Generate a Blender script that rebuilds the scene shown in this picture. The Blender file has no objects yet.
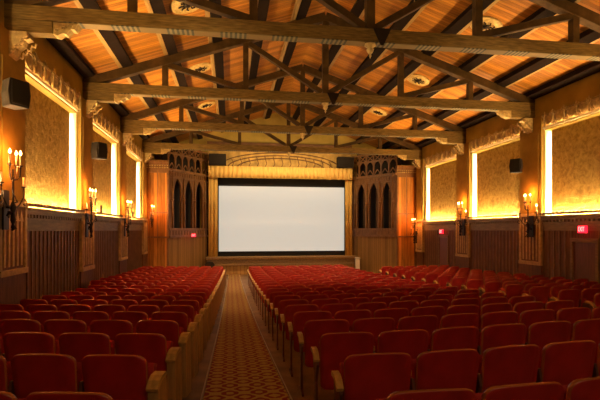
import bpy, bmesh, math, random
from mathutils import Vector, Matrix
random.seed(7)
PI = math.pi
S = bpy.context.scene
COL = S.collection

# ------------------------------------------------------------------ layout numbers (metres)
XL, XR, XC = -4.4, 10.6, 3.1          # side wall faces, centre line
EYE = 2.5                             # camera height above the floor in front of the stage
SLOPE = .34
CEIL0 = 7.27                          # ceiling height at the side walls
TR_Y = [9.9, 14.75, 19.5, 24.3]       # roof trusses
PIL_Y = [5.05, 9.9, 14.75, 19.5, 24.3]
def ceil_z(x): return CEIL0 + SLOPE*(7.5-abs(x-XC))
AX = 1.3                              # seat rows bend forward to both sides of this line
def arc(x):
    d = abs(x-AX); m = 1.5 if x < AX else .8
    return d*d/16 if d < m else m*m/16+m/8*(d-m)
def arc_slope(x): return math.copysign(min(abs(x-AX), 1.5 if x < AX else .8)/8, x-AX)
FT = [(-8,1.3),(0,.86),(2.4,.71),(3.35,.663),(4.3,.616),(5.2,.56),(6.1,.495),(7.1,.43),(8,.37),(9,.31),(10,.25),(13,.12),(17,-.01),(22,-.08),(40,-.08)]
def floor_s(s):
    for (a,za),(b,zb) in zip(FT, FT[1:]):
        if a <= s <= b: return za+(zb-za)*(s-a)/(b-a)
    return FT[-1][1]
def floor_z(x, y): return floor_s(y-arc(x))

# ------------------------------------------------------------------ materials
def mat(name, col, rough=.6, metal=0, var=.25, vscale=3.0, stretch=(1,1,1), bump=0, bscale=30, coat=0, spec=.5, emit=None, estr=0):
    m = bpy.data.materials.new(name); m.use_nodes = True
    nt = m.node_tree; N = nt.nodes; L = nt.links
    b = N['Principled BSDF']
    b.inputs['Roughness'].default_value = rough; b.inputs['Metallic'].default_value = metal
    b.inputs['Coat Weight'].default_value = coat; b.inputs['Specular IOR Level'].default_value = spec
    b.inputs['Base Color'].default_value = (*col, 1)
    tc = N.new('ShaderNodeTexCoord'); mp = N.new('ShaderNodeMapping')
    mp.inputs['Scale'].default_value = stretch
    L.new(tc.outputs['Object'], mp.inputs['Vector'])
    if var:
        nz = N.new('ShaderNodeTexNoise'); nz.inputs['Scale'].default_value = vscale; nz.inputs['Detail'].default_value = 6
        L.new(mp.outputs['Vector'], nz.inputs['Vector'])
        cr = N.new('ShaderNodeValToRGB')
        cr.color_ramp.elements[0].position = .3; cr.color_ramp.elements[1].position = .7
        cr.color_ramp.elements[0].color = (*[c*(1-var) for c in col], 1)
        cr.color_ramp.elements[1].color = (*[min(1, c*(1+var)) for c in col], 1)
        L.new(nz.outputs['Fac'], cr.inputs['Fac']); L.new(cr.outputs['Color'], b.inputs['Base Color'])
    if bump:
        nb = N.new('ShaderNodeTexNoise'); nb.inputs['Scale'].default_value = bscale; nb.inputs['Detail'].default_value = 5
        L.new(mp.outputs['Vector'], nb.inputs['Vector'])
        bp = N.new('ShaderNodeBump'); bp.inputs['Strength'].default_value = bump; bp.inputs['Distance'].default_value = .03
        L.new(nb.outputs['Fac'], bp.inputs['Height']); L.new(bp.outputs['Normal'], b.inputs['Normal'])
    if emit:
        b.inputs['Emission Color'].default_value = (*emit, 1); b.inputs['Emission Strength'].default_value = estr
    return m

def planks(name, col, axis, width, var=.35, rough=.55, groove=.35, grain=(1,1,1)):
    """boards side by side along one axis: own tone each, a dark joint between"""
    m = bpy.data.materials.new(name); m.use_nodes = True
    nt = m.node_tree; N = nt.nodes; L = nt.links; b = N['Principled BSDF']
    b.inputs['Roughness'].default_value = rough; b.inputs['Specular IOR Level'].default_value = .12
    tc = N.new('ShaderNodeTexCoord'); sp = N.new('ShaderNodeSeparateXYZ'); L.new(tc.outputs['Object'], sp.inputs[0])
    dv = N.new('ShaderNodeMath'); dv.operation = 'DIVIDE'; dv.inputs[1].default_value = width; L.new(sp.outputs[axis], dv.inputs[0])
    fl = N.new('ShaderNodeMath'); fl.operation = 'FLOOR'; L.new(dv.outputs[0], fl.inputs[0])
    wn = N.new('ShaderNodeTexWhiteNoise'); wn.noise_dimensions = '1D'; L.new(fl.outputs[0], wn.inputs['W'])
    mp = N.new('ShaderNodeMapping'); mp.inputs['Scale'].default_value = grain; L.new(tc.outputs['Object'], mp.inputs['Vector'])
    nz = N.new('ShaderNodeTexNoise'); nz.inputs['Scale'].default_value = 2.5; nz.inputs['Detail'].default_value = 7; L.new(mp.outputs['Vector'], nz.inputs['Vector'])
    ad = N.new('ShaderNodeMath'); ad.operation = 'MULTIPLY_ADD'; ad.inputs[1].default_value = .5; L.new(wn.outputs['Value'], ad.inputs[0])
    h = N.new('ShaderNodeMath'); h.operation = 'MULTIPLY'; h.inputs[1].default_value = .6; L.new(nz.outputs['Fac'], h.inputs[0]); L.new(h.outputs[0], ad.inputs[2])
    cr = N.new('ShaderNodeValToRGB'); cr.color_ramp.elements[0].position = .15; cr.color_ramp.elements[1].position = .85
    cr.color_ramp.elements[0].color = (*[c*(1-var) for c in col], 1); cr.color_ramp.elements[1].color = (*[min(1, c*(1+var)) for c in col], 1)
    L.new(ad.outputs[0], cr.inputs['Fac'])
    fr = N.new('ShaderNodeMath'); fr.operation = 'FRACT'; L.new(dv.outputs[0], fr.inputs[0])
    gt = N.new('ShaderNodeMath'); gt.operation = 'GREATER_THAN'; gt.inputs[1].default_value = .08; L.new(fr.outputs[0], gt.inputs[0])
    mx = N.new('ShaderNodeMix'); mx.data_type = 'RGBA'; L.new(gt.outputs[0], mx.inputs[0])
    mx.inputs[6].default_value = (*[c*groove for c in col], 1); L.new(cr.outputs['Color'], mx.inputs[7])
    L.new(mx.outputs[2], b.inputs['Base Color'])
    return m

def plaster_mat():
    m = mat('rough_plaster', (.42,.30,.13), .8, var=.0, spec=.1)
    nt = m.node_tree; N = nt.nodes; L = nt.links; b = N['Principled BSDF']
    tc = N.new('ShaderNodeTexCoord')
    mu = N.new('ShaderNodeTexNoise'); mu.inputs['Scale'].default_value = 6.5; mu.inputs['Detail'].default_value = 9; mu.inputs['Roughness'].default_value = .68; mu.inputs['Distortion'].default_value = .5
    L.new(tc.outputs['Object'], mu.inputs['Vector'])
    cr = N.new('ShaderNodeValToRGB'); e = cr.color_ramp.elements
    e[0].position = .35; e[0].color = (.25,.16,.028,1); e[1].position = .66; e[1].color = (.52,.355,.08,1)
    L.new(mu.outputs['Fac'], cr.inputs['Fac']); L.new(cr.outputs['Color'], b.inputs['Base Color'])
    bp = N.new('ShaderNodeBump'); bp.inputs['Strength'].default_value = .9; bp.inputs['Distance'].default_value = .05
    L.new(mu.outputs['Fac'], bp.inputs['Height']); L.new(bp.outputs['Normal'], b.inputs['Normal'])
    return m

def math_node(nt, op, a, b=None, c=None):
    n = nt.nodes.new('ShaderNodeMath'); n.operation = op
    for i, v in enumerate((a, b, c)):
        if v is None: continue
        if hasattr(v, 'is_linked'): nt.links.new(v, n.inputs[i])
        else: n.inputs[i].default_value = v
    return n.outputs[0]

def carpet_mat():
    m = bpy.data.materials.new('patterned_carpet'); m.use_nodes = True
    nt = m.node_tree; N = nt.nodes; L = nt.links; b = N['Principled BSDF']; b.inputs['Roughness'].default_value = .95
    tc = N.new('ShaderNodeTexCoord'); sp = N.new('ShaderNodeSeparateXYZ'); L.new(tc.outputs['Object'], sp.inputs[0])
    x, y = sp.outputs[0], sp.outputs[1]
    P = .34
    sx = math_node(nt, 'COSINE', math_node(nt, 'MULTIPLY', x, 2*PI/P))
    sy = math_node(nt, 'COSINE', math_node(nt, 'MULTIPLY', y, 2*PI/P))
    sm = math_node(nt, 'ADD', sx, sy)                                  # lattice of medallions
    rings = math_node(nt, 'COSINE', math_node(nt, 'MULTIPLY', sm, 3.1))
    dx = math_node(nt, 'COSINE', math_node(nt, 'MULTIPLY', x, 6*PI/P))
    dy = math_node(nt, 'COSINE', math_node(nt, 'MULTIPLY', y, 4*PI/P))
    lace = math_node(nt, 'MULTIPLY_ADD', math_node(nt, 'MULTIPLY', dx, dy), .7, rings)
    nz = N.new('ShaderNodeTexNoise'); nz.inputs['Scale'].default_value = 40; L.new(tc.outputs['Object'], nz.inputs['Vector'])
    tot = math_node(nt, 'ADD', lace, nz.outputs['Fac'])
    cr = N.new('ShaderNodeValToRGB'); e = cr.color_ramp.elements
    e[0].position = .44; e[0].color = (.15,.004,.004,1); e[1].position = .56; e[1].color = (.30,.215,.045,1)
    L.new(math_node(nt, 'MULTIPLY_ADD', tot, .3, .35), cr.inputs['Fac'])
    L.new(cr.outputs['Color'], b.inputs['Base Color'])
    return m

def soffit_mat():
    """painted strip under the tie beams: runs of dashes in green, cream and ochre"""
    m = bpy.data.materials.new('painted_soffit'); m.use_nodes = True
    nt = m.node_tree; N = nt.nodes; L = nt.links; b = N['Principled BSDF']; b.inputs['Roughness'].default_value = .7
    tc = N.new('ShaderNodeTexCoord'); sp = N.new('ShaderNodeSeparateXYZ'); L.new(tc.outputs['Object'], sp.inputs[0])
    x = sp.outputs[0]
    seg = math_node(nt, 'FRACT', math_node(nt, 'MULTIPLY', x, 1/1.1))
    pick = math_node(nt, 'GREATER_THAN', seg, .5)
    dash = math_node(nt, 'GREATER_THAN', math_node(nt, 'FRACT', math_node(nt, 'MULTIPLY', x, 1/.10)), .5)
    c1 = N.new('ShaderNodeMix'); c1.data_type = 'RGBA'; L.new(dash, c1.inputs[0])
    c1.inputs[6].default_value = (.035,.04,.02,1); c1.inputs[7].default_value = (.15,.13,.06,1)
    c2 = N.new('ShaderNodeMix'); c2.data_type = 'RGBA'; L.new(pick, c2.inputs[0]); L.new(c1.outputs[2], c2.inputs[6]); c2.inputs[7].default_value = (.14,.10,.03,1)
    L.new(c2.outputs[2], b.inputs['Base Color'])
    return m

M = dict(
    ceiling=planks('ceiling_boards', (.33,.14,.02), 1, .11, .55, .5, .35, (1,8,1)),
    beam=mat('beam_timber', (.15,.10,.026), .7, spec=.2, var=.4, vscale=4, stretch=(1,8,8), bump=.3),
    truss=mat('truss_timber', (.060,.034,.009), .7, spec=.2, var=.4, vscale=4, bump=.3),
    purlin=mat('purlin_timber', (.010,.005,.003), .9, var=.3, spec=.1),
    batten=mat('pale_batten', (.32,.21,.07), .65, var=.25, stretch=(8,1,8)),
    soffit=soffit_mat(),
    olive=mat('olive_plaster', (.38,.285,.065), .8, spec=.1, var=.18, vscale=1.5, bump=.15),
    pilaster=mat('pilaster_plaster', (.34,.23,.05), .75, spec=.1, var=.2, vscale=2, bump=.15),
    cove=mat('cove_paint', (.85,.74,.55), .8, var=.05),
    plaster=plaster_mat(),
    wainscot=mat('wainscot_wood', (.15,.060,.018), .5, spec=.25, var=.35, vscale=3, stretch=(6,6,.7), bump=.1),
    batten_d=mat('wainscot_batten', (.20,.10,.03), .5, var=.3),
    ledge=mat('ledge_timber', (.20,.12,.045), .5, var=.3, stretch=(6,1,6), bump=.15),
    relief=mat('gilt_relief', (.46,.34,.12), .55, var=.35, vscale=12, bump=.3),
    tan=mat('tan_border', (.52,.37,.16), .6, var=.25, vscale=9),
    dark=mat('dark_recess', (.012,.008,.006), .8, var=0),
    iron=mat('black_iron', (.025,.018,.014), .45, .7, var=.2),
    candle=mat('candle_wax', (.55,.40,.2), .5, var=.1),
    flame=mat('flame', (1,.6,.2), .5, var=0, emit=(1,.55,.16), estr=22),
    tube=mat('cove_tube', (1,.8,.5), .5, var=0, emit=(1,.66,.30), estr=170),
    tube_low=mat('ledge_tube', (1,.8,.5), .5, var=0, emit=(1,.62,.28), estr=680),
    tube_top=mat('frieze_tube', (1,.8,.5), .5, var=0, emit=(1,.6,.25), estr=30),
    carpet=carpet_mat(),
    floor=mat('stained_floor', (.16,.085,.03), .65, var=.4, vscale=2.5, bump=.1),
    edging=mat('pale_edging', (.34,.27,.17), .5, var=.15),
    red=mat('red_seat_shell', (.37,.016,.015), .34, var=.22, vscale=5),
    redc=mat('red_seat_fabric', (.40,.02,.016), .8, var=.2, vscale=30),
    rim=mat('seat_rim', (.40,.10,.028), .25, var=.3),
    frame=mat('seat_iron', (.13,.045,.032), .4, .4, var=.2),
    arm=mat('armrest_wood', (.50,.29,.09), .4, var=.25, stretch=(8,1,8)),
    endp=mat('end_panel_wood', (.36,.20,.07), .45, var=.25, stretch=(8,8,1)),
    orange=planks('honey_boards', (.46,.21,.045), 0, .19, .65, .4, .35, (6,6,.6)),
    gothic=mat('gothic_wood', (.20,.095,.03), .42, var=.35, vscale=5, stretch=(3,3,.6)),
    gothic_l=planks('dado_boards', (.24,.13,.042), 0, .16, .3, .45, .35, (6,6,.6)),
    gold=mat('gold_velvet', (.62,.40,.10), .75, var=.15, vscale=4, stretch=(6,6,.5)),
    black=mat('black_masking', (.006,.005,.005), .9, var=0),
    screen=mat('screen_white_glow', (.22,.22,.22), .8, var=0, emit=(.62,.60,.52), estr=.66),  # emission stands in for light falling on the screen
    speaker=mat('speaker_black', (.016,.012,.009), .7, spec=.15, var=.2),
    grille=mat('speaker_grille', (.018,.014,.010), .8, spec=.1, var=.2, vscale=40),
    red_sign=mat('exit_red', (.6,.01,.02), .5, var=0, emit=(1,.015,.04), estr=1.6),
    white_sign=mat('exit_letters', (.9,.8,.7), .5, var=0, emit=(1,.45,.4), estr=1.1),
    mural=mat('mural_paint', (.42,.27,.07), .8, var=.35, vscale=3),
    mural_d=mat('mural_line', (.12,.055,.018), .8, var=.3),
    stage=planks('stage_boards', (.36,.21,.07), 0, .2, .2, .4),
    white=mat('off_white_paint', (.6,.56,.46), .6, var=.1),
    door=mat('door_wood', (.15,.05,.03), .4, var=.3, stretch=(6,6,.6)),
)

# ------------------------------------------------------------------ mesh helpers
def box(bm, c, s, rz=0, mi=0, ry=0, rx=0):
    R = Matrix.Translation(Vector(c)) @ Matrix.Rotation(rz,4,'Z') @ Matrix.Rotation(ry,4,'Y') @ Matrix.Rotation(rx,4,'X') @ Matrix.Diagonal((*s,1))
    r = bmesh.ops.create_cube(bm, size=1, matrix=R)
    for f in {f for v in r['verts'] for f in v.link_faces}: f.material_index = mi
def box2(bm, a, b, mi=0):
    box(bm, [(p+q)/2 for p,q in zip(a,b)], [abs(q-p) for p,q in zip(a,b)], mi=mi)
def bar(bm, p0, p1, w, h, mi=0, up=(0,1,0)):
    """timber from p0 to p1, w across (along up), h deep"""
    p0, p1 = Vector(p0), Vector(p1); d = p1-p0; L = d.length; d.normalize()
    u = Vector(up); u = (u-d*u.dot(d)).normalized(); n = d.cross(u)
    R = Matrix((( *d,0),(*u,0),(*n,0),(0,0,0,1))).transposed(); R = Matrix.Translation((p0+p1)/2) @ R @ Matrix.Diagonal((L,w,h,1))
    r = bmesh.ops.create_cube(bm, size=1, matrix=R)
    for f in {f for v in r['verts'] for f in v.link_faces}: f.material_index = mi
def tube(bm, pts, r, seg=8, mi=0, r1=None):
    pts = [Vector(p) for p in pts]; rings = []; n = len(pts)
    for i, p in enumerate(pts):
        t = (pts[min(i+1,n-1)]-pts[max(i-1,0)]).normalized()
        a = Vector((0,0,1)) if abs(t.z) < .9 else Vector((1,0,0))
        u = t.cross(a).normalized(); v = t.cross(u)
        rr = r if r1 is None else r+(r1-r)*i/(n-1)
        rings.append([bm.verts.new(p+(u*math.cos(2*PI*k/seg)+v*math.sin(2*PI*k/seg))*rr) for k in range(seg)])
    for a, b in zip(rings, rings[1:]):
        for k in range(seg):
            f = bm.faces.new((a[k],a[(k+1)%seg],b[(k+1)%seg],b[k])); f.material_index = mi; f.smooth = True
    for q in (rings[0], rings[-1]):
        f = bm.faces.new(q); f.material_index = mi
def lathe(bm, prof, o=(0,0,0), seg=16, mi=0):
    o = Vector(o); rings = []
    for r, z in prof:
        rings.append([bm.verts.new(o+Vector((max(r,.0008)*math.cos(2*PI*k/seg), max(r,.0008)*math.sin(2*PI*k/seg), z))) for k in range(seg)])
    for a, b in zip(rings, rings[1:]):
        for k in range(seg):
            f = bm.faces.new((a[k],a[(k+1)%seg],b[(k+1)%seg],b[k])); f.material_index = mi; f.smooth = True
    for q in (rings[0], rings[-1]):
        f = bm.faces.new(q); f.material_index = mi
def prism(bm, pts2, y0, y1, mi=0, fn=None):
    """polygon in x,z extruded from y0 to y1"""
    fn = fn or (lambda x,y,z: (x,y,z))
    a = [bm.verts.new(fn(x,y0,z)) for x,z in pts2]; b = [bm.verts.new(fn(x,y1,z)) for x,z in pts2]
    fs = [bm.faces.new(a), bm.faces.new(b[::-1])]; n = len(a)
    for k in range(n): fs.append(bm.faces.new((a[k],b[k],b[(k+1)%n],a[(k+1)%n])))
    for f in fs: f.material_index = mi
    return fs
def obj(name, bm, mats, parent=None, bevel=0, loc=None):
    bmesh.ops.recalc_face_normals(bm, faces=bm.faces[:])
    me = bpy.data.meshes.new(name); bm.to_mesh(me); bm.free()
    for m in (mats if isinstance(mats,(list,tuple)) else [mats]): me.materials.append(M[m])
    o = bpy.data.objects.new(name, me); COL.objects.link(o)
    if parent: o.parent = parent
    if loc: o.location = loc
    if bevel:
        b = o.modifiers.new('Bevel','BEVEL'); b.width = bevel; b.segments = 2; b.limit_method = 'ANGLE'
    return o
def new(): return bmesh.new()
def tag(o, label=None, cat=None, group=None, kind=None):
    if label: o['label'] = label
    if cat: o['category'] = cat
    if group: o['group'] = group
    if kind: o['kind'] = kind
    return o
def empty(name, loc=(0,0,0), rz=0, **k):
    o = bpy.data.objects.new(name, None); o.empty_display_size = .1; COL.objects.link(o); o.location = loc; o.rotation_euler = (0,0,rz)
    return tag(o, **k)
def structure(name, bm, mats, label=None, cat=None, bevel=0, parent=None):
    o = obj(name, bm, mats, parent, bevel); o['kind'] = 'structure'
    if label: tag(o, label, cat)
    return o
def kids(o): return [c for c in bpy.data.objects if c.parent is o]
def copy_tree(o, parent=None, tree=None):
    c = o.copy(); COL.objects.link(c); c.parent = parent
    for ch in tree[o] if tree and o in tree else (kids(o) if tree is None else []): copy_tree(ch, c, tree)
    return c
def light(name, kind, loc, energy, color, size=.1, parent=None, spot=None, blend=.5, target=None, sy=None):
    l = bpy.data.lights.new(name, kind); l.energy = energy; l.color = color
    if kind == 'AREA':
        l.size = size
        if sy: l.shape = 'RECTANGLE'; l.size_y = sy
    else: l.shadow_soft_size = size
    if spot: l.spot_size = spot; l.spot_blend = blend
    o = bpy.data.objects.new(name, l); COL.objects.link(o); o.location = loc
    if parent: o.parent = parent
    if target is not None:
        o.rotation_euler = (Vector(target)-Vector(loc)).to_track_quat('-Z','Y').to_euler()
    return o
ORD = 'first second third fourth fifth sixth seventh eighth ninth tenth eleventh twelfth thirteenth fourteenth fifteenth sixteenth seventeenth eighteenth nineteenth twentieth twenty-first twenty-second'.split()

# ------------------------------------------------------------------ room shell
YB, YS = -5.0, 28.0                   # rear wall, stage wall
b = new()
nx, ny = 32, 70
g = [[b.verts.new((XL-.1+(XR-XL+.2)*i/nx, YB+(YS-YB+2)*j/ny, floor_z(XL-.1+(XR-XL+.2)*i/nx, YB+(YS-YB+2)*j/ny))) for i in range(nx+1)] for j in range(ny+1)]
for j in range(ny):
    for i in range(nx):
        f = b.faces.new((g[j][i],g[j][i+1],g[j+1][i+1],g[j+1][i])); f.smooth = True
structure('floor', b, 'floor')

def aisle_l(y): return -.36+.0115*y
def aisle_r(y): return .70-.007*y
b = new(); rows = []
for j in range(56):
    y = .5+j*.475
    rows.append([b.verts.new((aisle_l(y)+(aisle_r(y)-aisle_l(y))*k/4, y, floor_z(aisle_l(y)+(aisle_r(y)-aisle_l(y))*k/4, y)+.018)) for k in range(5)])
for p, q in zip(rows, rows[1:]):
    for k in range(4): b.faces.new((p[k],p[k+1],q[k+1],q[k]))
for f in bmesh.ops.extrude_face_region(b, geom=b.faces[:])['geom']:
    if isinstance(f, bmesh.types.BMVert): f.co.z += .012
ar = empty('aisle_carpet', (0,0,0), label='red and gold patterned carpet runner down the long aisle to the stage', cat='carpet')
obj('carpet_runner', b, 'carpet', ar)
for fn, off in ((aisle_l,-.02),(aisle_r,.02)):
    b = new()
    for j in range(55):
        y = .5+j*.475
        bar(b, (fn(y)+off,y,floor_z(fn(y)+off,y)+.015), (fn(y+.475)+off,y+.475,floor_z(fn(y+.475)+off,y+.475)+.015), .018, .04, up=(1,0,0))
    obj('edge_strip', b, 'edging', ar)

for side, name in ((-1,'left'),(1,'right')):
    sg = 1 if side > 0 else -1
    X = XL if side < 0 else XR
    def W(d): return X+sg*d             # d metres into the wall
    b = new()
    T = .62
    box2(b, (W(0),YB,-.4), (W(T),YS+.3,2.72))
    box2(b, (W(0),YB,5.9), (W(T),YS+.3,7.5))
    box2(b, (W(.46),YB,2.72), (W(T),YS+.3,5.9), 1)
    edges = [YB, 5.65]
    for y in PIL_Y[1:]: edges += [y-.6, y+.6]
    edges[-1] = YS+.3
    edges = [YB, 5.65]+[v for y in PIL_Y[1:-1] for v in (y-.6,y+.6)]+[PIL_Y[-1]-.6, YS+.3]
    for k in range(0, len(edges), 2): box2(b, (W(0),edges[k],2.72), (W(.46),edges[k+1],5.9))
    # cove paint on the jambs
    for k in range(1, len(edges)-1, 2):
        y0, y1 = edges[k], edges[k+1]
        box2(b, (W(.03),y0,2.9), (W(.46),y0+.012,5.9), 1); box2(b, (W(.03),y1-.012,2.9), (W(.46),y1,5.9), 1)
    structure('wall_'+name, b, ['olive','cove'])
    # bays
    bays = [(edges[k], edges[k+1]) for k in range(1, len(edges)-1, 2)]
    for bi, (y0,y1) in enumerate(bays):
        vis = bi > 0
        where = {0:'bay behind the camera', 1:'nearest bay', 2:'middle bay', 3:'bay beside the organ screen'}[bi]
        where = where+' on the %s wall' % name
        yc = (y0+y1)/2
        e = empty('plaster_panel', (W(.20),yc,3.0), label='glowing rough plaster panel, %s' % where, cat='wall panel', group='backlit plaster wall panels')
        b = new(); box2(b, (-.03,-(y1-y0)/2+.13,0), (.03,(y1-y0)/2-.13,2.88))
        obj('plaster_slab', b, 'plaster', e, .006)
        for s in (-1,1):
            b = new(); yy = s*((y1-y0)/2-.19)
            tube(b, [(sg*.10,yy,.1),(sg*.10,yy,2.75)], .02, 6); obj('light_tube', b, 'tube', e)
        b = new(); tube(b, [(-sg*.075,-(y1-y0)/2+.06,-.02),(-sg*.075,(y1-y0)/2-.06,-.02)], .022, 6); obj('light_tube', b, 'tube_low', e)
        # ledge with dentils
        b = new()
        box2(b, (W(-.20),y0-.0,3.0), (W(-.14),y1,3.07)); box2(b, (W(-.20),y0,2.93), (W(.46),y1,2.985))
        box2(b, (W(-.14),y0,2.84), (W(.0),y1,2.93)); box2(b, (W(-.08),y0,2.70), (W(0),y1,2.84))
        n = int((y1-y0)/.16)
        for k in range(n):
            yy = y0+(k+.5)*(y1-y0)/n
            box(b, (W(-.11),yy,2.80), (.06,.08,.07)); box(b, (W(-.215),yy,3.05), (.03,.07,.06))
        box2(b, (W(-.05),y0,2.48), (W(0),y1,2.70))
        structure('trim_%d' % (1+bi+(4 if side > 0 else 0)), b, 'ledge')
        # frieze above the panel: bowls between finials under a thin rail
        e = empty('gilt_frieze', (W(0),yc,5.98), label='gilt bowls and finials above %s' % where, cat='frieze', group='gilt friezes over the wall panels')
        Lh = (y1-y0)/2
        b = new(); box2(b, (-sg*.05,-Lh,-.04), (sg*.0,Lh,.0)); obj('frieze_rail', b, 'cove', e)
        b = new(); tube(b, [(-sg*.035,-Lh+.05,.018),(-sg*.035,Lh-.05,.018)], .008, 6); obj('light_tube', b, 'tube_top', e)
        b = new(); box2(b, (-sg*.06,-Lh,-.04),(-sg*.05,Lh,.035)); obj('lip', b, 'cove', e)
        b = new(); box2(b, (-sg*.012,-Lh,.0),(0,Lh,.36)); obj('ground_strip', b, 'ledge', e)
        b = new(); tube(b, [(-sg*.10,-Lh+.03,.40),(-sg*.10,Lh-.03,.40)], .013, 6)
        n = 7
        obj('top_rail', b, 'relief', e)
        if vis:
            for k in range(n):
                yy = -Lh+(k+.5)*2*Lh/n
                b = new(); rr = Lh/n*.86
                # hollow half bowl
                for i in range(6):
                    for j in range(8):
                        q = []
                        for (di,dj) in ((0,0),(1,0),(1,1),(0,1)):
                            th = (i+di)/6*PI/2; ph = PI*(j+dj)/8
                            q.append(b.verts.new((-sg*(rr*.45*math.sin(ph)*math.cos(th)**.6), yy+rr*math.cos(ph)*math.cos(th)**.6, .35-.31*math.sin(th))))
                        b.faces.new(q)
                bmesh.ops.remove_doubles(b, verts=b.verts, dist=.002)
                for f in b.faces: f.smooth = True
                tube(b, [(-sg*rr*.45*math.sin(PI*q/8)-sg*.01, yy+rr*math.cos(PI*q/8), .35) for q in range(9)], .016, 5)
                tube(b, [(-sg*(.02+.16*rr*math.sin(PI*q/10)*2), yy+rr*1.03*math.cos(PI*q/10), .35-.33*math.sin(PI*q/10)) for q in range(11)], .018, 5)
                obj('bowl', b, 'relief', e)
                b = new(); y2 = yy+Lh/n
                lathe(b, [(.035,0),(.05,.05),(.02,.10),(.045,.2),(.02,.28),(.055,.34),(.05,.38),(.015,.42),(.03,.46),(.0,.52)], (-sg*.10, y2 if k < n-1 else y2-.14, .0), 8)
                for s2 in (-1,1): tube(b, [(-sg*.10,y2-(.14 if k==n-1 else 0)+s2*.02,.30),(-sg*.12,y2-(.14 if k==n-1 else 0)+s2*.09,.36),(-sg*.10,y2-(.14 if k==n-1 else 0)+s2*.12,.43),(-sg*.10,y2-(.14 if k==n-1 else 0)+s2*.07,.46)], .013, 5)
                obj('finial', b, 'relief', e)
        # wainscot
        b = new()
        door = side > 0 and bi in (1,3); dc = 12.3 if bi == 1 else 21.5
        for (a0,a1) in ([(y0,dc-.55),(dc+.55,y1)] if door else [(y0,y1)]):
            box2(b, (W(-.03),a0,-.3), (W(0),a1,2.48), 0)
            n = max(1, int((a1-a0)/.22))
            for k in range(n+1):
                yy = a0+k*(a1-a0)/n
                box(b, (W(-.04),yy,1.2), (.03,.05,2.55), mi=1)
        if door: box2(b, (W(-.03),dc-.55,2.2), (W(0),dc+.55,2.48), 0)
        structure('wainscot', b, ['wainscot','batten_d'])
    # stretch of wainscot behind the camera
    b = new(); box2(b, (W(-.03),YB,0), (W(0),PIL_Y[0]+.6,2.7)); structure('wainscot', b, 'wainscot')

# walls at both ends
b = new(); box2(b, (XL-.6,YB-.2,0), (XR+.6,YB,10)); structure('wall_rear', b, 'olive')
b = new()
box2(b, (XL-.6,YS,-.4), (-1.45,YS+.3,10)); box2(b, (7.75,YS,-.4), (XR+.6,YS+.3,10)); box2(b, (-1.45,YS,6.05), (7.75,YS+.3,10))
box2(b, (-1.45,YS+.3,-.4), (7.75,YS+.6,6.3), 1)
structure('wall_stage', b, ['olive','black'])
# ceiling slopes
b = new()
for s in (-1,1):
    xe = XC+s*8.1
    v = [b.verts.new(p) for p in ((XC,YB,ceil_z(XC)),(xe,YB,ceil_z(xe)),(xe,YS+.3,ceil_z(xe)),(XC,YS+.3,ceil_z(XC)),(XC,YB,ceil_z(XC)+.1),(xe,YB,ceil_z(xe)+.1),(xe,YS+.3,ceil_z(xe)+.1),(XC,YS+.3,ceil_z(XC)+.1))]
    for q in ((0,1,2,3),(4,5,6,7),(0,1,5,4),(1,2,6,5),(2,3,7,6),(3,0,4,7)): b.faces.new([v[k] for k in q])
structure('ceiling', b, 'ceiling')

# purlins
offs = [7.34, 6.22, 4.87, 3.5, 2.17, .85]
for s, nm in ((-1,'left'),(1,'right')):
    th = -s*math.atan(SLOPE)
    for k, of in enumerate(offs):
        x = XC+s*of
        e = empty('roof_purlin', (x,YB,ceil_z(x)), label='dark lengthwise roof purlin, %s up from the %s wall' % (ORD[k], nm), cat='roof beam', group='lengthwise roof purlins')
        ln = YS-YB
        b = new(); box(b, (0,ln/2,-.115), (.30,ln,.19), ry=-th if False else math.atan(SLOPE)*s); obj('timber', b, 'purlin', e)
        if k: 
            b = new(); box(b, (s*.215,ln/2,-.16), (.11,ln,.12), ry=math.atan(SLOPE)*s); obj('pale_batten', b, 'batten', e)

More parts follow.
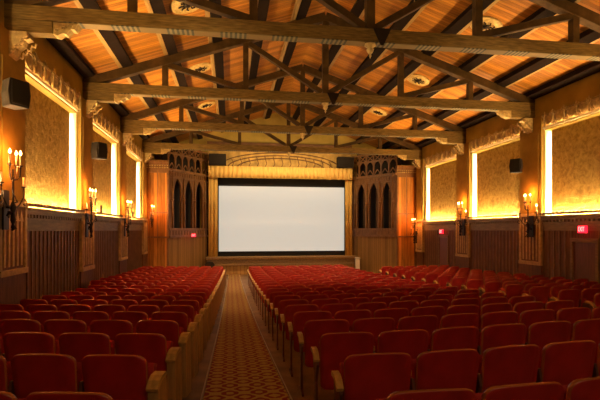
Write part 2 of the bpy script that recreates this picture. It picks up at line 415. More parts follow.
# ------------------------------------------------------------------ trusses
def rz_(off): return 6.95+SLOPE*(7.5-off)        # rafter centre line height
def make_truss(y):
    e = empty('roof_truss', (XC,y,0))
    W_ = .26
    b = new(); box(b, (0,0,6.825), (15.0,W_,.29)); tc = obj('tie_beam', b, 'beam', e, .012)
    b = new(); box(b, (0,0,6.672), (12.8,W_*.96,.02)); obj('painted_soffit', b, 'soffit', e)
    for s in (-1,1):
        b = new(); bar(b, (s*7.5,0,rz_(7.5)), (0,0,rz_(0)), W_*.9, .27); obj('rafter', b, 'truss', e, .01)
        b = new(); box(b, (s*7.05,0,6.55), (.9,W_*.96,.25)); obj('haunch', b, 'beam', e, .012)
        b = new()
        prism(b, [(s*6.6,6.66),(s*6.6,6.42),(s*6.52,6.40),(s*6.42,6.46),(s*6.36,6.44),(s*6.27,6.55),(s*6.2,6.54),(s*6.12,6.66)], -.11, .11)
        for q in range(3):
            cx, cz = s*(6.53-.13*q), 6.50+.045*q
            tube(b, [(cx+.05*math.cos(a*.7)*(1-a/14), -.13, cz+.05*math.sin(a*.7)*(1-a/14)) for a in range(10)], .014, 5)
        obj('carved_bracket', b, 'relief', e)
        for off in (5.1, 2.6):
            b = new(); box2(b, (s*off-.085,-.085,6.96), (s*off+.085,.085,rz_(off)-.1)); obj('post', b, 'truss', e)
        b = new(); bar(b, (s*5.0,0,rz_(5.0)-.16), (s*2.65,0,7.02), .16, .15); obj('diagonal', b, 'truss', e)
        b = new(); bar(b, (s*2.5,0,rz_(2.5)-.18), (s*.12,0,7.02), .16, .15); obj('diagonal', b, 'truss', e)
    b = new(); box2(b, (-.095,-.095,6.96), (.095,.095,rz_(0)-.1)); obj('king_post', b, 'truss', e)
    b = new(); prism(b, [(.03,6.98),(.45,6.98),(.27,6.60),(.21,6.60)], -.15, -.132); obj('iron_gusset', b, 'iron', e)
    b = new(); lathe(b, [(.12,6.66),(.13,6.62),(.06,6.58),(.085,6.53),(.06,6.47),(.02,6.43),(.03,6.40),(.0,6.33)], (-.0,-.03,0), 14); obj('drop_finial', b, 'relief', e)
    return e
proto = make_truss(TR_Y[0])
for i, y in enumerate(TR_Y):
    o = proto if i == 0 else copy_tree(proto)
    o.location.y = y
    tag(o, 'heavy timber roof truss across the hall, %s' % ['nearest the camera and cut by the photo top','second from the camera','third from the camera','farthest, just before the stage'][i], 'truss', 'timber roof trusses')

# ceiling medallions
for s, nm in ((-1,'left'),(1,'right')):
    for y, wh in ((12.2,'nearest the camera'),(17.0,'middle one'),(21.9,'nearest the stage')):
        x = XC+s*4.2
        e = empty('ceiling_medallion', (x,y,ceil_z(x)), label='round carved ceiling medallion on the %s slope, %s' % (nm,wh), cat='ceiling medallion', group='round ceiling medallions')
        e.rotation_euler = (0, s*math.atan(SLOPE), 0)
        b = new(); lathe(b, [(.46,0),(.46,-.03),(.41,-.05),(.38,-.02),(.33,-.03),(.30,-.07),(.25,-.04),(.2,-.03),(.0,-.03)], (0,0,0), 28); obj('plaster_disc', b, 'relief', e)
        b = new()
        for k in range(8):
            a = k*PI/4; c_, s_ = math.cos(a), math.sin(a)
            tube(b, [(.10*c_,.10*s_,-.05),(.18*c_-.05*s_,.18*s_+.05*c_,-.07),(.25*c_,.25*s_,-.06)], .02, 5)
        lathe(b, [(.09,-.03),(.09,-.07),(.04,-.10),(.0,-.11)], (0,0,0), 12)
        obj('iron_rosette', b, 'iron', e)

# ------------------------------------------------------------------ pilasters, corbels, sconces, speakers
def make_pilaster(side, y, zp, lab, h=.58):
    sg = side; X = XL+.002 if side < 0 else XR-.002
    e = empty('pilaster', (X,y,0), label=lab, cat='pilaster', group='plaster pilasters between the panels')
    def U(d): return -sg*d
    b = new(); box2(b, (0,-h,3.0), (U(.10),h,6.42)); box2(b, (0,-h+.12,3.12), (U(.125),h-.12,5.84)); obj('shaft', b, 'pilaster', e, .008)
    b = new(); box2(b, (0,-h,-.3), (U(.10),h,3.0)); obj('wooden_base', b, 'wainscot', e)
    # lower carved panel with pale border and upright bars
    b = new(); z0, z1 = zp, 2.98
    box2(b, (0,-h-.01,z0-.12), (U(.16),h+.01,z0))
    for yy in (-h+.04,h-.04): box2(b, (0,yy-.05,z0), (U(.14),yy+.05,z1))
    box2(b, (0,-h-.01,z1), (U(.16),h+.01,z1+.1))
    obj('pale_border', b, 'tan', e, .006)
    b = new()
    for k in range(5):
        yy = (-.36+.18*k)*h/.58
        box2(b, (U(.10),yy-.035,z0+.05), (U(.125),yy+.035,z1-.3))
        prism(b, [(yy-.09,z1-.3),(yy+.09,z1-.3),(yy+.03,z1-.16),(yy,z1-.06),(yy-.03,z1-.16)], U(.10), U(.122), fn=lambda x,y_,z: (y_,x,z))
    obj('carved_tracery', b, 'tan', e)
    b = new(); box2(b, (U(.10),-h+.1,z0), (U(.108),h-.1,z1)); obj('dark_ground', b, 'wainscot', e)
    # corbel under the tie beam
    b = new()
    prism(b, [(0,6.42),(U(.42),6.42),(U(.44),6.34),(U(.34),6.30),(U(.30),6.2),(U(.2),6.12),(U(.17),5.98),(0,5.86)], -.16, .16)
    for q in range(4):
        for s in (-1,1):
            tube(b, [(U(.14+.08*q),s*(.17),6.02+.08*q),(U(.20+.08*q),s*.20,6.0+.08*q),(U(.24+.08*q),s*.17,6.07+.08*q)], .025, 5)
    obj('carved_corbel', b, 'relief', e)
    return e
for i, y in enumerate(PIL_Y):
    for side, nm in ((-1,'left'),(1,'right')):
        if i == 0: continue
        zp = {1:1.72}.get(i, 1.40)
        make_pilaster(side, y, zp, 'plaster pilaster with carved lower panel, %s wall, %s from the camera' % (nm, ORD[i-1]), .44 if i == 4 else .58)

def make_sconce(side, x, y, z, sc, lab, lit=2.0):
    """z is the height of the upper flames"""
    e = empty('candle_sconce', (x,y,z-1.05), label=lab, cat='wall sconce', group='wrought iron candle sconces')
    e.scale = (sc,sc,sc); sg = side
    b = new()
    tube(b, [(0,0,-.35),(0,0,.15),(0,0,.72)], .022, 8)
    lathe(b, [(.0,-.45),(.04,-.38),(.02,-.32),(.05,-.25),(.03,-.1),(.06,.0),(.025,.1)], (0,0,0), 10)
    tube(b, [(0,0,0),(sg*.16,0,.0)], .025, 6)
    obj('iron_stem', b, 'iron', e)
    b = new()
    box(b, (sg*.13,0,-.05), (.03,.22,.75)); 
    for k in range(9):
        a = k*.75; r = .10+.02*(k%3)
        tube(b, [(sg*.05,r*math.cos(a)*.6,-.15+r*math.sin(a)+(k-4)*.07),(sg*.0,r*1.3*math.cos(a),-.12+r*1.3*math.sin(a)+(k-4)*.07),(sg*.05,r*1.2*math.cos(a+.6),-.1+r*1.2*math.sin(a+.6)+(k-4)*.07)], .02, 5)
    obj('leaf_scrollwork', b, 'iron', e)
    spots = [(0,-.13,.80,1),(0,.13,.80,1),(-sg*.13,0,.78,1),(0,-.45,.42,0),(0,.45,.42,0)]
    for k, (dx,dy,zz,up) in enumerate(spots):
        d = Vector((dx,dy,0)); n = d.normalized()
        b = new()
        if up: pts = [Vector((0,0,.55)), n*.07+Vector((0,0,.52)), n*.12+Vector((0,0,.58)), d+Vector((0,0,zz))]
        else:
            pts = [Vector((0,0,.1)), n*.12+Vector((0,0,.0)), n*.26+Vector((0,0,.05)), d*1.0+Vector((0,0,.22)), d*1.0+Vector((0,0,zz))]
        tube(b, pts, .014, 6)
        if not up:
            c = d*1.0+n*.06+Vector((0,0,.14))
            tube(b, [c+n*(.085*math.cos(-2.4+a*.62)*(1-a/14))+Vector((0,0,.085*math.sin(-2.4+a*.62)*(1-a/14))) for a in range(11)], .012, 5)
        lathe(b, [(.012,-.02),(.045,0),(.05,.012),(.02,.015)], d+Vector((0,0,zz)), 10)
        arm = obj('candle_arm', b, 'iron', e)
        b = new(); tube(b, [d+Vector((0,0,zz+.01)), d+Vector((0,0,zz+.20))], .022, 8); cd = obj('candle', b, 'candle', arm)
        if up or (k == 3 and lit > 2):
            b = new(); lathe(b, [(.006,.0),(.022,.02),(.026,.04),(.014,.07),(.0,.10)], d+Vector((0,0,zz+.205)), 8); obj('flame', b, 'flame', arm)
    light('sconce_glow','POINT',(-sg*.03,0,1.12), 26, (1,.27,.045), .05, e)
    light('sconce_glow','POINT',(-sg*.02,.15,.75), 20, (1,.25,.04), .05, e)
    return e
make_sconce(-1, -4.07, 9.4, 3.98, 1.0, 'iron candle sconce on left wall nearest the camera, beside photo edge', 2)
make_sconce(-1, -4.07, 14.35, 3.74, .95, 'iron candle sconce on left wall, on the second pilaster', 2)
make_sconce(-1, -4.07, 19.3, 3.70, .95, 'iron candle sconce on left wall, on the third pilaster', 2)
make_sconce(1, 10.27, 14.55, 3.72, 1.0, 'iron candle sconce on right wall nearest the camera', 3)
make_sconce(1, 10.27, 19.25, 3.72, 1.0, 'iron candle sconce on right wall, middle of three', 3)
make_sconce(1, 10.1, 24.1, 3.2, .9, 'small iron sconce beside the right organ screen', 2)

for y, nm in ((15.96,'second'),(20.97,'third')):
    e = empty('ledge_candle', (-4.22,y,3.07), label='small dark candle standing on the left ledge beside the %s sconce' % nm, cat='candle', group='dark candles on the left ledge')
    b = new(); lathe(b, [(.05,0),(.055,.012),(.03,.02),(.03,.05)], (0,0,0), 10); obj('holder', b, 'iron', e)
    b = new(); lathe(b, [(.028,.05),(.028,.24),(.0,.26)], (0,0,0), 10); obj('wax_stick', b, 'speaker', e)
def make_speaker(x, y, z, rz, lab, sc=1):
    e = empty('loudspeaker', (x,y,z), rz, label=lab, cat='speaker', group='black wall speakers')
    b = new()
    prism(b, [(-.20,-.27),(.20,-.27),(.24,.0),(.20,.27),(-.20,.27),(-.24,0)], -.2, .14, fn=lambda x_,y_,z_: (x_*sc*(1 if y_ < 0 else .7),y_*sc,z_*sc))
    obj('cabinet', b, 'speaker', e, .015)
    b = new(); box(b, (0,-.205*sc,0), (.34*sc,.02,.46*sc)); obj('grille', b, 'grille', e, .005)
    b = new(); tube(b, [(0,.1,0),(0,.25,.0)], .03, 8); obj('wall_mount', b, 'iron', e)
    return e
make_speaker(-3.9, 9.02, 4.97, 1.0, 'black speaker on left wall nearest the camera, above iron sconce', .9)
make_speaker(-3.9, 14.4, 4.86, 1.05, 'black speaker on left wall above the second pilaster sconce', .9)
make_speaker(10.1, 14.9, 4.78, -1.0, 'black speaker on right wall pilaster', .9)

# ------------------------------------------------------------------ exit door and signs
for n, dc in ((1,12.3),(2,21.5)):
    dz = -.1*(n == 2)
    b = new(); box2(b, (XR-.045,dc-.45,.0), (XR+.02,dc+.45,2.12)); structure('door_%d' % n, b, 'door')
    b = new()
    for yy in (dc-.5,dc+.5): box2(b, (XR-.09,yy-.05,-.1), (XR,yy+.05,2.13))
    box2(b, (XR-.09,dc-.56,2.13), (XR,dc+.56,2.25)); structure('door_frame', b, 'ledge')
def exit_sign(loc, rz, w, h, lab, d=.08):
    e = empty('exit_sign', loc, rz, label=lab, cat='exit sign')
    b = new(); box(b, (0,0,0), (w,d,h)); obj('sign_box', b, 'red_sign', e, .01)
    cu = bpy.data.curves.new('exit_text','FONT'); cu.body = 'EXIT'; cu.size = h*.92; cu.align_x = 'CENTER'; cu.align_y = 'CENTER'; cu.extrude = .004
    cu.materials.append(M['white_sign'])
    tmp = bpy.data.objects.new('tmp', cu); tm = bpy.data.meshes.new_from_object(tmp); bpy.data.objects.remove(tmp)
    t = bpy.data.objects.new('exit_lettering', tm); COL.objects.link(t); t.parent = e; t.location = (0,-d/2-.006,0); t.rotation_euler = (PI/2,0,0)
    t.scale = (w/h*.42,1,1)
    b = new(); box(b, (0,d/2+.05,0), (.06,.12,.06)); obj('mount', b, 'iron', e)
    light('exit_glow','POINT',(0,-.22,-.02), .9, (1,.05,.03), .05, e)
exit_sign((XR-.16,12.25,2.52), -PI/2, .31, .22, 'glowing red exit sign over right wall door, near the photo edge')
exit_sign((XR-.16,21.5,2.42), -PI/2, .31, .22, 'small glowing red exit sign over the farther door in right wall')

# ------------------------------------------------------------------ organ screens beside the stage
def spandrel(b, x0, x1, z0, z1, y0, y1, mi=0, n=6):
    """fills the corners above a pointed arch"""
    xm = (x0+x1)/2; w = x1-x0
    for s, xa in ((1,x0),(-1,x1)):
        R = w; pts = [(xa,z1)]
        for k in range(n+1):
            a = k/n*math.acos(.5); px = R*(1-math.cos(a)); pz = R*math.sin(a)*(z1-z0)/(R*math.sin(math.acos(.5)))
            pts.append((xa+s*px, z0+pz))
        prism(b, pts, y0, y1, mi)
def organ_screen(sg, nm):
    # sg -1: left
    xo = XC+sg*7.46; xi = XC+sg*6.3; yA = 24.95; xe = XC+sg*4.45; yE = 27.75
    e = empty('organ_screen', (0,0,0), label='carved wooden organ screen with three pointed openings, %s of the stage' % nm, cat='organ screen', group='organ screens beside the stage')
    x0, x1 = min(xo,xi), max(xo,xi)
    b = new(); box2(b, (x0,yA,-.1), (x1,yA+.15,5.6)); obj('corner_boards', b, 'orange', e)
    b = new()
    box2(b, (x0,yA-.05,2.08), (x1+.0,yA,2.16)); obj('mid_rail', b, 'gothic', e); b = new()
    box2(b, (x0,yA-.03,5.52), (x1,yA+.2,5.6)); box2(b, (x0,yA-.02,5.6), (x1,yA+.2,5.95)); box2(b, (x0,yA-.10,5.95), (x1,yA+.2,6.05)); box2(b, (x0,yA-.14,6.05), (x1,yA+.2,6.18))
    obj('cornice', b, 'gothic', e); b = new()
    n = 9
    for k in range(n):
        cx = x0+(k+.5)*(x1-x0)/n
        lathe(b, [(.0,-.02),(.05,.0),(.05,.03),(.0,.05)], (cx,yA-.03,5.78), 8)
        box(b, (cx,yA-.03,5.90), (.07,.05,.05))
    obj('cornice_ornament', b, 'relief', e); b = new()
    for xx in (x0+.05,x1-.05): box2(b, (xx-.05,yA-.06,-.1), (xx+.05,yA,5.52))
    box2(b, ((x0+x1)/2-.02,yA-.04,2.16), ((x0+x1)/2+.02,yA,5.52)); box2(b, (x0,yA-.04,3.4), (x1,yA,3.45))
    obj('corner_frame', b, 'gothic', e)
    # angled face, local x from the outer to the inner end
    A = Vector((xi,yA,0)); B = Vector((xe,yE,0)); L_ = (B-A).length; d = (B-A).normalized(); nrm = Vector((d.y,-d.x,0))
    if nrm.y > 0: nrm = -nrm
    f = empty('angled_face', (0,0,0)); f.parent = e
    ang = math.atan2(d.y,d.x); f.location = A; f.rotation_euler = (0,0,ang)
    s = -1 if nrm.dot(Vector((-math.sin(ang),math.cos(ang),0))) < 0 else 1      # local y sign that faces the hall
    def lb(bm, xa, xb, za, zb, ya, yb): box2(bm, (xa,s*ya,za), (xb,s*yb,zb))
    b = new(); lb(b, 0,L_,-.1,2.1,-.1,0); o = obj('dado', b, 'gothic_l', f)
    b = new(); lb(b, 0,L_,2.1,2.2,-.1,.08); lb(b, 0,L_,2.2,2.5,-.1,.0)
    k = 0
    while .1+k*.24 < L_-.1:
        lb(b, .08+k*.24,.2+k*.24,2.23,2.46,0,.03); k += 1
    lb(b, 0,L_,2.5,2.6,-.1,.05); obj('rail', b, 'gothic', f)
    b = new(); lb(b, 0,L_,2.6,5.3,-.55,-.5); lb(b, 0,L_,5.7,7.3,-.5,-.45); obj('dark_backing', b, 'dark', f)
    b = new()
    wB = L_/4; w3 = (L_-.5)/3
    xs = [.25+w3*i for i in range(4)]
    lb(b, 0,.25-.08,2.6,5.35,-.1,.02); lb(b, L_-.17,L_,2.6,5.35,-.1,.02)
    for x in xs:
        lb(b, x-.17,x+.17,2.6,5.35,-.12,.0)
        tube(b, [(x,s*.04,2.6),(x,s*.04,5.4)], .045, 8); lathe(b, [(.05,-.05),(.09,.05),(.05,.1)], (x,s*.04,4.1), 8); lathe(b, [(.0,0),(.07,.0),(.05,.12),(.0,.32)], (x,s*.05,5.6), 6)
    obj('mullions', b, 'gothic', f)
    b = new()
    for i in range(3):
        spandrel(b, xs[i]+.17, xs[i+1]-.17, 4.45, 5.3, s*-.1, s*.0)
        # small tracery arch inside the lancet
        xm = (xs[i]+xs[i+1])/2
        lb(b, xm-.015,xm+.015,2.6,4.9,-.3,-.27)
    obj('pointed_arches', b, 'gothic', f)
    b = new(); lb(b, 0,L_,5.3,5.38,-.1,.06); lb(b, 0,L_,5.38,5.66,-.1,.0); lb(b, 0,L_,5.66,5.78,-.1,.1)
    k = 0
    while .1+k*.2 < L_-.1:
        lb(b, .1+k*.2,.2+k*.2,5.42,5.62,0,.03); k += 1
    obj('frieze', b, 'gothic', f)
    b = new()
    n = 6; w = L_/n
    for i in range(n+1): lb(b, max(0,i*w-.045),min(L_,i*w+.045),5.78,7.05,-.08,.0)
    for i in range(n):
        spandrel(b, i*w+.03,(i+1)*w-.03,6.2,6.62,s*-.06,s*-.01)
        xa, xb, zm = i*w+.03,(i+1)*w-.03, 6.8
        for (p,q) in (((xa,6.62),(xb,7.0)),((xa,7.0),(xb,6.62)),((xa,5.8),((xa+xb)/2,6.1)),((xb,5.8),((xa+xb)/2,6.1))):
            bar(b, (p[0],s*-.03,p[1]),(q[0],s*-.03,q[1]), .05,.045)
    lb(b, 0,L_,6.58,6.66,-.08,.02); lb(b, 0,L_,7.0,7.1,-.08,.04)
    obj('upper_tracery', b, 'gothic', f)
    return f, L_, s
fl, L_, s_ = organ_screen(-1,'left')
organ_screen(1,'right')
exit_sign((-2.02,26.28,2.2), .0, .24, .18, 'small red exit sign on the rail of the left organ screen', .06)
make_sconce(-1, -3.95, 24.3, 4.0, .75, 'small iron sconce on the honey boards left of stage', 2)

# ------------------------------------------------------------------ stage
b = new(); box2(b, (-1.3,26.7,-.1), (7.6,28.28,.8)); box2(b, (-1.35,26.5,.8), (7.65,28.28,.92)); structure('stage_platform', b, ['stage'])
b = new()
box2(b, (-1.35,26.5,.46), (7.65,26.6,.54)); box2(b, (-1.35,26.42,.86), (7.65,26.5,.95)); box2(b, (-1.3,26.6,.46), (7.6,26.7,.8))
for k in range(45): box(b, (-1.2+k*.2,26.58,.68), (.11,.06,.12))
structure('trim_9', b, 'ledge')
b = new(); box2(b, (-1.0,27.75,.92), (7.35,27.8,5.9)); obj_m = obj('screen_masking', b, 'black'); tag(obj_m, 'black fabric masking around the white cinema screen', 'screen masking')
b = new(); box2(b, (-.66,27.68,1.22), (7.02,27.72,5.13)); tag(obj('cinema_screen', b, 'screen'), 'wide white cinema screen lit above the stage', 'cinema screen')
def curtain(name, x0, x1, z0, z1, y, amp, pitch, lab, cat, group=None, scallop=0):
    b = new(); n = int((x1-x0)/pitch*8); a_, c_ = [], []
    for k in range(n+1):
        x = x0+(x1-x0)*k/n; yy = y+amp*math.sin(2*PI*(x-x0)/pitch)+amp*.4*math.sin(2*PI*(x-x0)/pitch*.37)
        zz = z0+scallop*abs(math.sin(PI*(x-x0)/pitch/2))
        a_.append(b.verts.new((x,yy,zz))); c_.append(b.verts.new((x,y+amp*.5*math.sin(2*PI*(x-x0)/pitch),z1)))
    for k in range(n):
        f = b.faces.new((a_[k],a_[k+1],c_[k+1],c_[k])); f.smooth = True
    o = obj(name, b, 'gold'); so = o.modifiers.new('Solidify','SOLIDIFY'); so.thickness = .02
    tag(o, lab, cat, group); return o
curtain('stage_valance', -1.25, 7.45, 5.58, 6.28, 27.30, .05, .26, 'pleated gold valance hanging above the cinema screen', 'valance')
curtain('stage_curtain', -1.25, -.72, .92, 5.62, 27.45, .05, .22, 'gold curtain hanging at the left edge of the cinema screen', 'curtain', 'gold side curtains')
curtain('stage_curtain', 7.02, 7.45, .92, 5.62, 27.45, .05, .22, 'gold curtain hanging at the right edge of the cinema screen', 'curtain', 'gold side curtains')
# painted arch over the valance
e = empty('arch_mural', (3.1,27.9,6.3), label='painted gold arch with tracery on the wall above the valance', cat='mural')
b = new(); box2(b, (-4.4,0,0), (4.4,.08,1.0)); obj('mural_ground', b, 'mural', e)
b = new()
for rr, zz in ((1.0,0),(.88,-.06),(.74,-.1)):
    pts = [(-3.7*rr*math.cos(PI*k/30), -.02, zz+.92*rr*math.sin(PI*k/30)) for k in range(31)]
    tube(b, pts, .035, 5)
for k in range(13):
    x = -3+k*.5
    tube(b, [(x,-.01,.0),(x+.12,-.01,.25),(x,-.01,.5*math.sqrt(max(0,1-(x/3.6)**2))+.2)], .025, 5)
obj('arch_lines', b, 'mural_d', e)
b = new(); box2(b, (-4.45,-.1,.98), (4.45,.05,1.5)); obj('dark_band', b, 'mural_d', e)
for x, nm in ((-.72,'left'),(7.0,'right')):
    e = empty('stage_speaker', (x,27.35,6.64), label='black louvred loudspeaker box above the %s end of valance' % nm, cat='speaker', group='speakers over the valance')
    b = new(); box(b, (0,0,0), (1.0,.45,.66)); obj('cabinet', b, 'speaker', e, .02)
    b = new()
    for k in range(6): box(b, (0,-.235,-.25+k*.1), (.86,.02,.05))
    obj('grille', b, 'grille', e)
    for s in (-.4,.4):
        b = new(); box(b, (s,.22,-.2), (.05,.3,.2)); obj('bracket', b, 'iron', e)
# organ console at the stage front
e = empty('organ_console', (-1.12,25.9,-.08), label='dark organ console in front of the stage, left end', cat='organ')
b = new(); box(b, (0,0,.45), (.95,.5,.9)); box(b, (0,.1,1.0), (.9,.3,.4)); prism(b, [(-.42,1.2),(.42,1.2),(.3,1.36),(0,1.42),(-.3,1.36)], -.05, .22); obj('cabinet', b, 'speaker', e, .02)
b = new()
for k in range(3): box(b, (0,-.26+.06*k,.74+.07*k), (.7,.1,.02))
obj('keyboards', b, 'white', e)
e.scale = (.6,.6,.58)
b = new(); box(b, (0,0,.47), (.24,.2,.9)); box(b, (0,-.02,.93), (.28,.24,.05)); tag(obj('white_lectern', b, 'white', None, .01, (7.42,26.1,-.08)), 'small white stand at the right end of the stage front', 'lectern')

# ------------------------------------------------------------------ theatre seats
SH = .88
def w_at(t):                       # half width of the back at height t 0..1
    H = .56; w = .249
    z = t*H; rt, rb = .065, .05
    if z > H-rt: q = z-(H-rt); return w-rt+math.sqrt(max(0, rt*rt-q*q))
    if z < rb: q = rb-z; return w-rb+math.sqrt(max(0, rb*rb-q*q))-.0
    return w
def back_mesh(nc=8, lv=(0,.02,.06,.12,.3,.5,.7,.82,.885,.91,.94,.97,.99,1), simple=False):
    b = new(); F, R = [], []
    for t in lv:
        w = w_at(t)*(1-.07*(1-t)); fr, rr = [], []
        z = SH-.56+t*.56
        yl = .06-.085*t                                    # leans back
        for k in range(nc+1):
            x = -w+2*w*k/nc
            zz = z+(.012*(1-(x/.25)**2) if t > .7 else 0)
            y = yl+.30*x*x
            fr.append(b.verts.new((x,y+.018,zz))); rr.append(b.verts.new((x,y-.018,zz)))
        F.append(fr); R.append(rr)
    for G in (F,R):
        for p, q in zip(G,G[1:]):
            for k in range(nc):
                f = b.faces.new((p[k],p[k+1],q[k+1],q[k])); f.smooth = True; f.material_index = 0 if G is R else 1
    n = len(lv)
    loopF = [F[0][k] for k in range(nc+1)]+[F[i][nc] for i in range(1,n)]+[F[n-1][k] for k in range(nc-1,-1,-1)]+[F[i][0] for i in range(n-2,0,-1)]
    loopR = [R[0][k] for k in range(nc+1)]+[R[i][nc] for i in range(1,n)]+[R[n-1][k] for k in range(nc-1,-1,-1)]+[R[i][0] for i in range(n-2,0,-1)]
    m = []
    for a, c in zip(loopF, loopR):
        mid = (a.co+c.co)/2; ctr = Vector((0,mid.y,SH-.28)); dd = (mid-ctr).normalized()
        m.append(b.verts.new(mid+dd*.006))
    L = len(m)
    for k in range(L):
        for A_, B_ in ((loopF,m),(m,loopR)):
            f = b.faces.new((A_[k],A_[(k+1)%L],B_[(k+1)%L],B_[k])); f.material_index = 2; f.smooth = True
    return b
def cushion_mesh(b=None):
    b = b or new()
    Rm = Matrix.Translation((0,.20,.56)) @ Matrix.Rotation(math.radians(68),4,'X')
    r = bmesh.ops.create_cube(b, size=1, matrix=Rm @ Matrix.Diagonal((.44,.40,.085,1)))
    return b
def frame_mesh(x, b=None, mi=0):
    b = b or new()
    prism(b, [(-.02,.0),(.30,.0),(.30,.03),(.19,.06),(.17,.4),(.24,.60),(.24,.67),(.02,.67),(.0,.58),(.08,.4),(.06,.06),(-.02,.03)], x-.011, x+.011, mi, fn=lambda a,y,z: (y,a,z))
    return b
def arm_mesh(x, w=.05, b=None, mi=0, inner=False):
    b = b or new()
    if inner:
        prism(b, [(.10,.67),(.34,.68),(.36,.70),(.34,.725),(.10,.715)], x-w/2, x+w/2, mi, fn=lambda a,y,z: (y,a,z)); return b
    prism(b, [(-.05,.645),(-.035,.62),(0,.645),(.06,.68),(.15,.685),(.165,.70),(.15,.722),(.06,.72),(0,.695)], x-w/2, x+w/2, mi, fn=lambda a,y,z: (y,a,z))
    return b
def panel_mesh(x, b=None, mi=0):
    b = b or new()
    prism(b, [(-.02,.0),(.20,.0),(.20,.60),(.16,.684),(.06,.678),(0,.642),(-.02,.63)], x-.040, x+.040, mi, fn=lambda a,y,z: (y,a,z))
    return b
PITCH = .54
class Proto: pass
def build_seat():
    e = empty('theatre_seat', (0,0,0))
    return e
me = {}
def mesh_of(o):
    return o.data
protos = {}
def part_obj(key, name, builder, mats):
    if key not in protos:
        o = obj(name, builder(), mats)
        protos[key] = o; return o, True
    c = protos[key].copy(); COL.objects.link(c); return c, False
def place_detailed(x, y, z, rz, label, group, right_frame=None, outer=False):
    e = empty('theatre_seat', (x,y,z), rz, label=label, cat='seat', group=group)
    for key, name, fn, ms in (('b','backrest',back_mesh,['red','redc','rim']),('c','seat_cushion',cushion_mesh,['redc'])):
        o, _ = part_obj(key, name, fn, ms); o.parent = e
    fr, _ = part_obj('f', 'side_frame', lambda: frame_mesh(-PITCH/2), ['frame']); fr.parent = e
    a, _ = part_obj('ao' if outer else 'a', 'armrest', lambda: arm_mesh(-PITCH/2-(.018 if outer else 0), .05, None, 0, not outer), ['arm']); a.parent = fr
    if right_frame == 'panel':
        fr, _ = part_obj('p', 'end_panel', lambda: panel_mesh(PITCH/2+.035), ['endp']); fr.parent = e
        a, _ = part_obj('pa', 'armrest', lambda: arm_mesh(PITCH/2+.035,.092), ['arm']); a.parent = fr
    elif right_frame == 'frame':
        fr, _ = part_obj('f2', 'side_frame', lambda: frame_mesh(PITCH/2), ['frame']); fr.parent = e
        a, _ = part_obj('a2', 'armrest', lambda: arm_mesh(PITCH/2+.018), ['arm']); a.parent = fr
    return e
def simple_bm(kind):
    b = back_mesh(4, (0,.03,.1,.5,.885,.93,.98,1))
    k0 = len(b.faces)
    cushion_mesh(b)
    b.faces.ensure_lookup_table()
    for f in b.faces[k0:]: f.material_index = 1
    frame_mesh(-PITCH/2, b, 3); arm_mesh(-PITCH/2-(.018 if kind == 'outer' else 0), .05, b, 4, kind != 'outer')
    if kind == 'panel': panel_mesh(PITCH/2+.035, b, 5); arm_mesh(PITCH/2+.035, .092, b, 4)
    if kind == 'frame': frame_mesh(PITCH/2, b, 3); arm_mesh(PITCH/2+.018, .05, b, 4)
    return b
SM = ['red','redc','rim','frame','arm','endp']

F_ = 457.0; YAW = math.radians(8.71)
def proj(x,y,z):
    d = y*math.cos(YAW)+x*math.sin(YAW); r = x*math.cos(YAW)-y*math.sin(YAW)
    if d < .3: return None
    return 300+F_*r/d, 230-F_*(z-EYE)/d, d
seats = []
for i in range(21):
    s = 2.45+.94*i
    edge = -.68+.0175*s
    blocks = [('L', [edge-.25-PITCH*k for k in range(7)], 'left of carpet aisle', 'seats left of the carpet aisle'),
              ('C', [1.13+.58*k for k in range(8)], 'right of carpet aisle', 'seats in the middle block'),
              ('R', [7.05+.58*k for k in range(6)], 'past the far side aisle', 'seats beside the right wall')]
    for bl, xs, ph, grp in blocks:
        for k, x in enumerate(xs):
            if x-.27 < XL+.19 or (bl == 'R' and i > 18): continue
            y = s+arc(x); z = floor_s(s); rz = math.atan(arc_slope(x))
            p = proj(x,y,z+SH); q = proj(x,y,z)
            if not p: continue
            hw = F_*.3/p[2]
            if p[0] < -hw-40 or p[0] > 600+hw+40: continue
            inview = -hw < p[0] < 600+hw and p[1] < 400
            if i == 0 and not inview and (p[0] < -60 or p[0] > 660): continue
            end = None
            if k == 0 and bl == 'L': end = 'panel'
            if k == len(xs)-1 and bl == 'C': end = 'frame'
            if k == len(xs)-1 and bl == 'R': end = 'frame'
            if k == 0 and bl != 'L': end = 'outer'
            lab = 'red tip-up seat in %s row from picture bottom, %s seat %s' % (ORD[i], ORD[k], ph)
            seats.append((p[2], x,y,z,rz,lab,grp,end,inview))
seats.sort(key=lambda t: t[0])
print('SEATS', len(seats), 'in view', sum(t[-1] for t in seats))
simple = {}
rest = new(); rest_src = {}
for n, (d,x,y,z,rz,lab,grp,end,inv) in enumerate(seats):
    sx = 1 if 'left' in grp else .58/PITCH
    if n < 300:
        if d < 11.5: place_detailed(x,y,z,rz,lab,grp,end,end == 'outer').scale = (sx,1,1)
        else:
            if end not in simple:
                o = obj('theatre_seat', simple_bm(end), SM); simple[end] = o
            else: o = simple[end].copy(); COL.objects.link(o)
            o.location = (x,y,z); o.rotation_euler = (0,0,rz); o.scale = (sx,1,1); tag(o, lab, 'seat', grp)
    else:
        if end not in rest_src:
            t = simple_bm(end); m_ = bpy.data.meshes.new('tmp'); t.to_mesh(m_); t.free(); rest_src[end] = m_
        k0 = len(rest.verts); rest.from_mesh(rest_src[end]); rest.verts.ensure_lookup_table()
        Mx = Matrix.Translation((x,y,z)) @ Matrix.Rotation(rz,4,'Z') @ Matrix.Diagonal((sx,1,1,1))
        bmesh.ops.transform(rest, matrix=Mx, verts=rest.verts[k0:])
o = obj('distant_theatre_seats', rest, SM)
tag(o, 'rows of red theatre seats farthest away, in front of the stage', 'seats', kind='stuff')

# ------------------------------------------------------------------ cove lamps and added fill lights
WARM = (1,.58,.18)
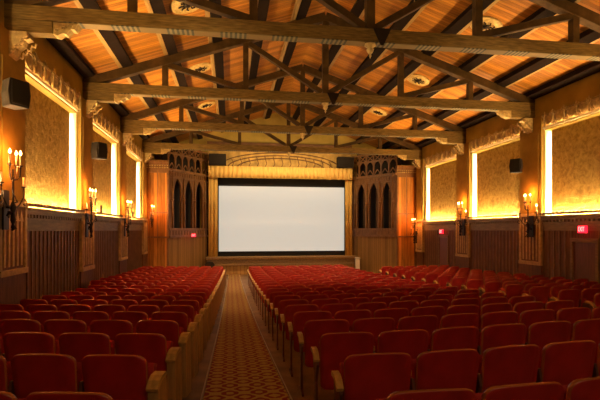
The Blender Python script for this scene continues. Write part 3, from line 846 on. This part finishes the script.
# up-lighting hidden in the ledges (long lamps lying in the cove, facing the roof)
for X, sg in ((XL,-1),(XR,1)):
    for y0, y1 in ((5.65,9.3),(10.5,14.15),(15.35,18.9),(20.1,23.7)):
        o = light('cove_uplight','AREA',(X-sg*.08,(y0+y1)/2,3.03), 60, WARM, .12, None, sy=y1-y0-.3, target=(X-sg*1.6,(y0+y1)/2,8.0))
        o.rotation_euler = (0, sg*math.radians(-24)+PI, 0); o.data.spread = math.radians(54)
# added fill spots below the medallions, brightening the front seats and the stage
for s in (-1,1):
    for y, en in ((12.2,60),(17.0,800),(21.9,1400)):
        x = XC+s*4.2
        light('medallion_fill','SPOT',(x-s*.05,y,ceil_z(x)-.2), en, (1,.62,.30), .12, None, math.radians(75), .7, target=(x-s*1.5,y+1.0,0))
light('stage_fill','AREA',(3.1,25.4,6.9), 170, (1,.68,.32), 7, None, target=(3.1,28,4.4), sy=.25)  # added fill behind the last truss, brightens valance and curtains

light('rear_fill','AREA',(3.1,-4.6,6.9), 115, (1,.70,.32), 9, None, target=(3.1,16,5.5), sy=1.0)  # added fill from behind the camera for truss faces and seat backs
for x in (-1.4,7.6): light('roof_fill_spot','SPOT',(x,2.5,7.9), 2300, (1,.60,.28), .15, None, math.radians(38), 1.0, target=(2.2+(x-3.1)*.35,18.5,.8))  # added fill spots under the roof, aimed past the near seats
w = bpy.data.worlds.new('dark_hall'); S.world = w; w.use_nodes = True
w.node_tree.nodes['Background'].inputs[0].default_value = (1,.5,.25,1); w.node_tree.nodes['Background'].inputs[1].default_value = .0

# ------------------------------------------------------------------ camera
cam = bpy.data.cameras.new('camera'); co = bpy.data.objects.new('camera', cam); COL.objects.link(co)
cam.sensor_width = 36; cam.lens = F_/600*36; cam.shift_y = 30/600; cam.clip_start = .05
co.location = (0,0,EYE); co.rotation_euler = (PI/2,0,-YAW)
S.camera = co
S.view_settings.view_transform = 'Standard'; S.view_settings.look = 'None'; S.view_settings.gamma = 1; S.view_settings.exposure = .3
S.cycles.use_denoising = True
S.cycles.max_bounces = 8
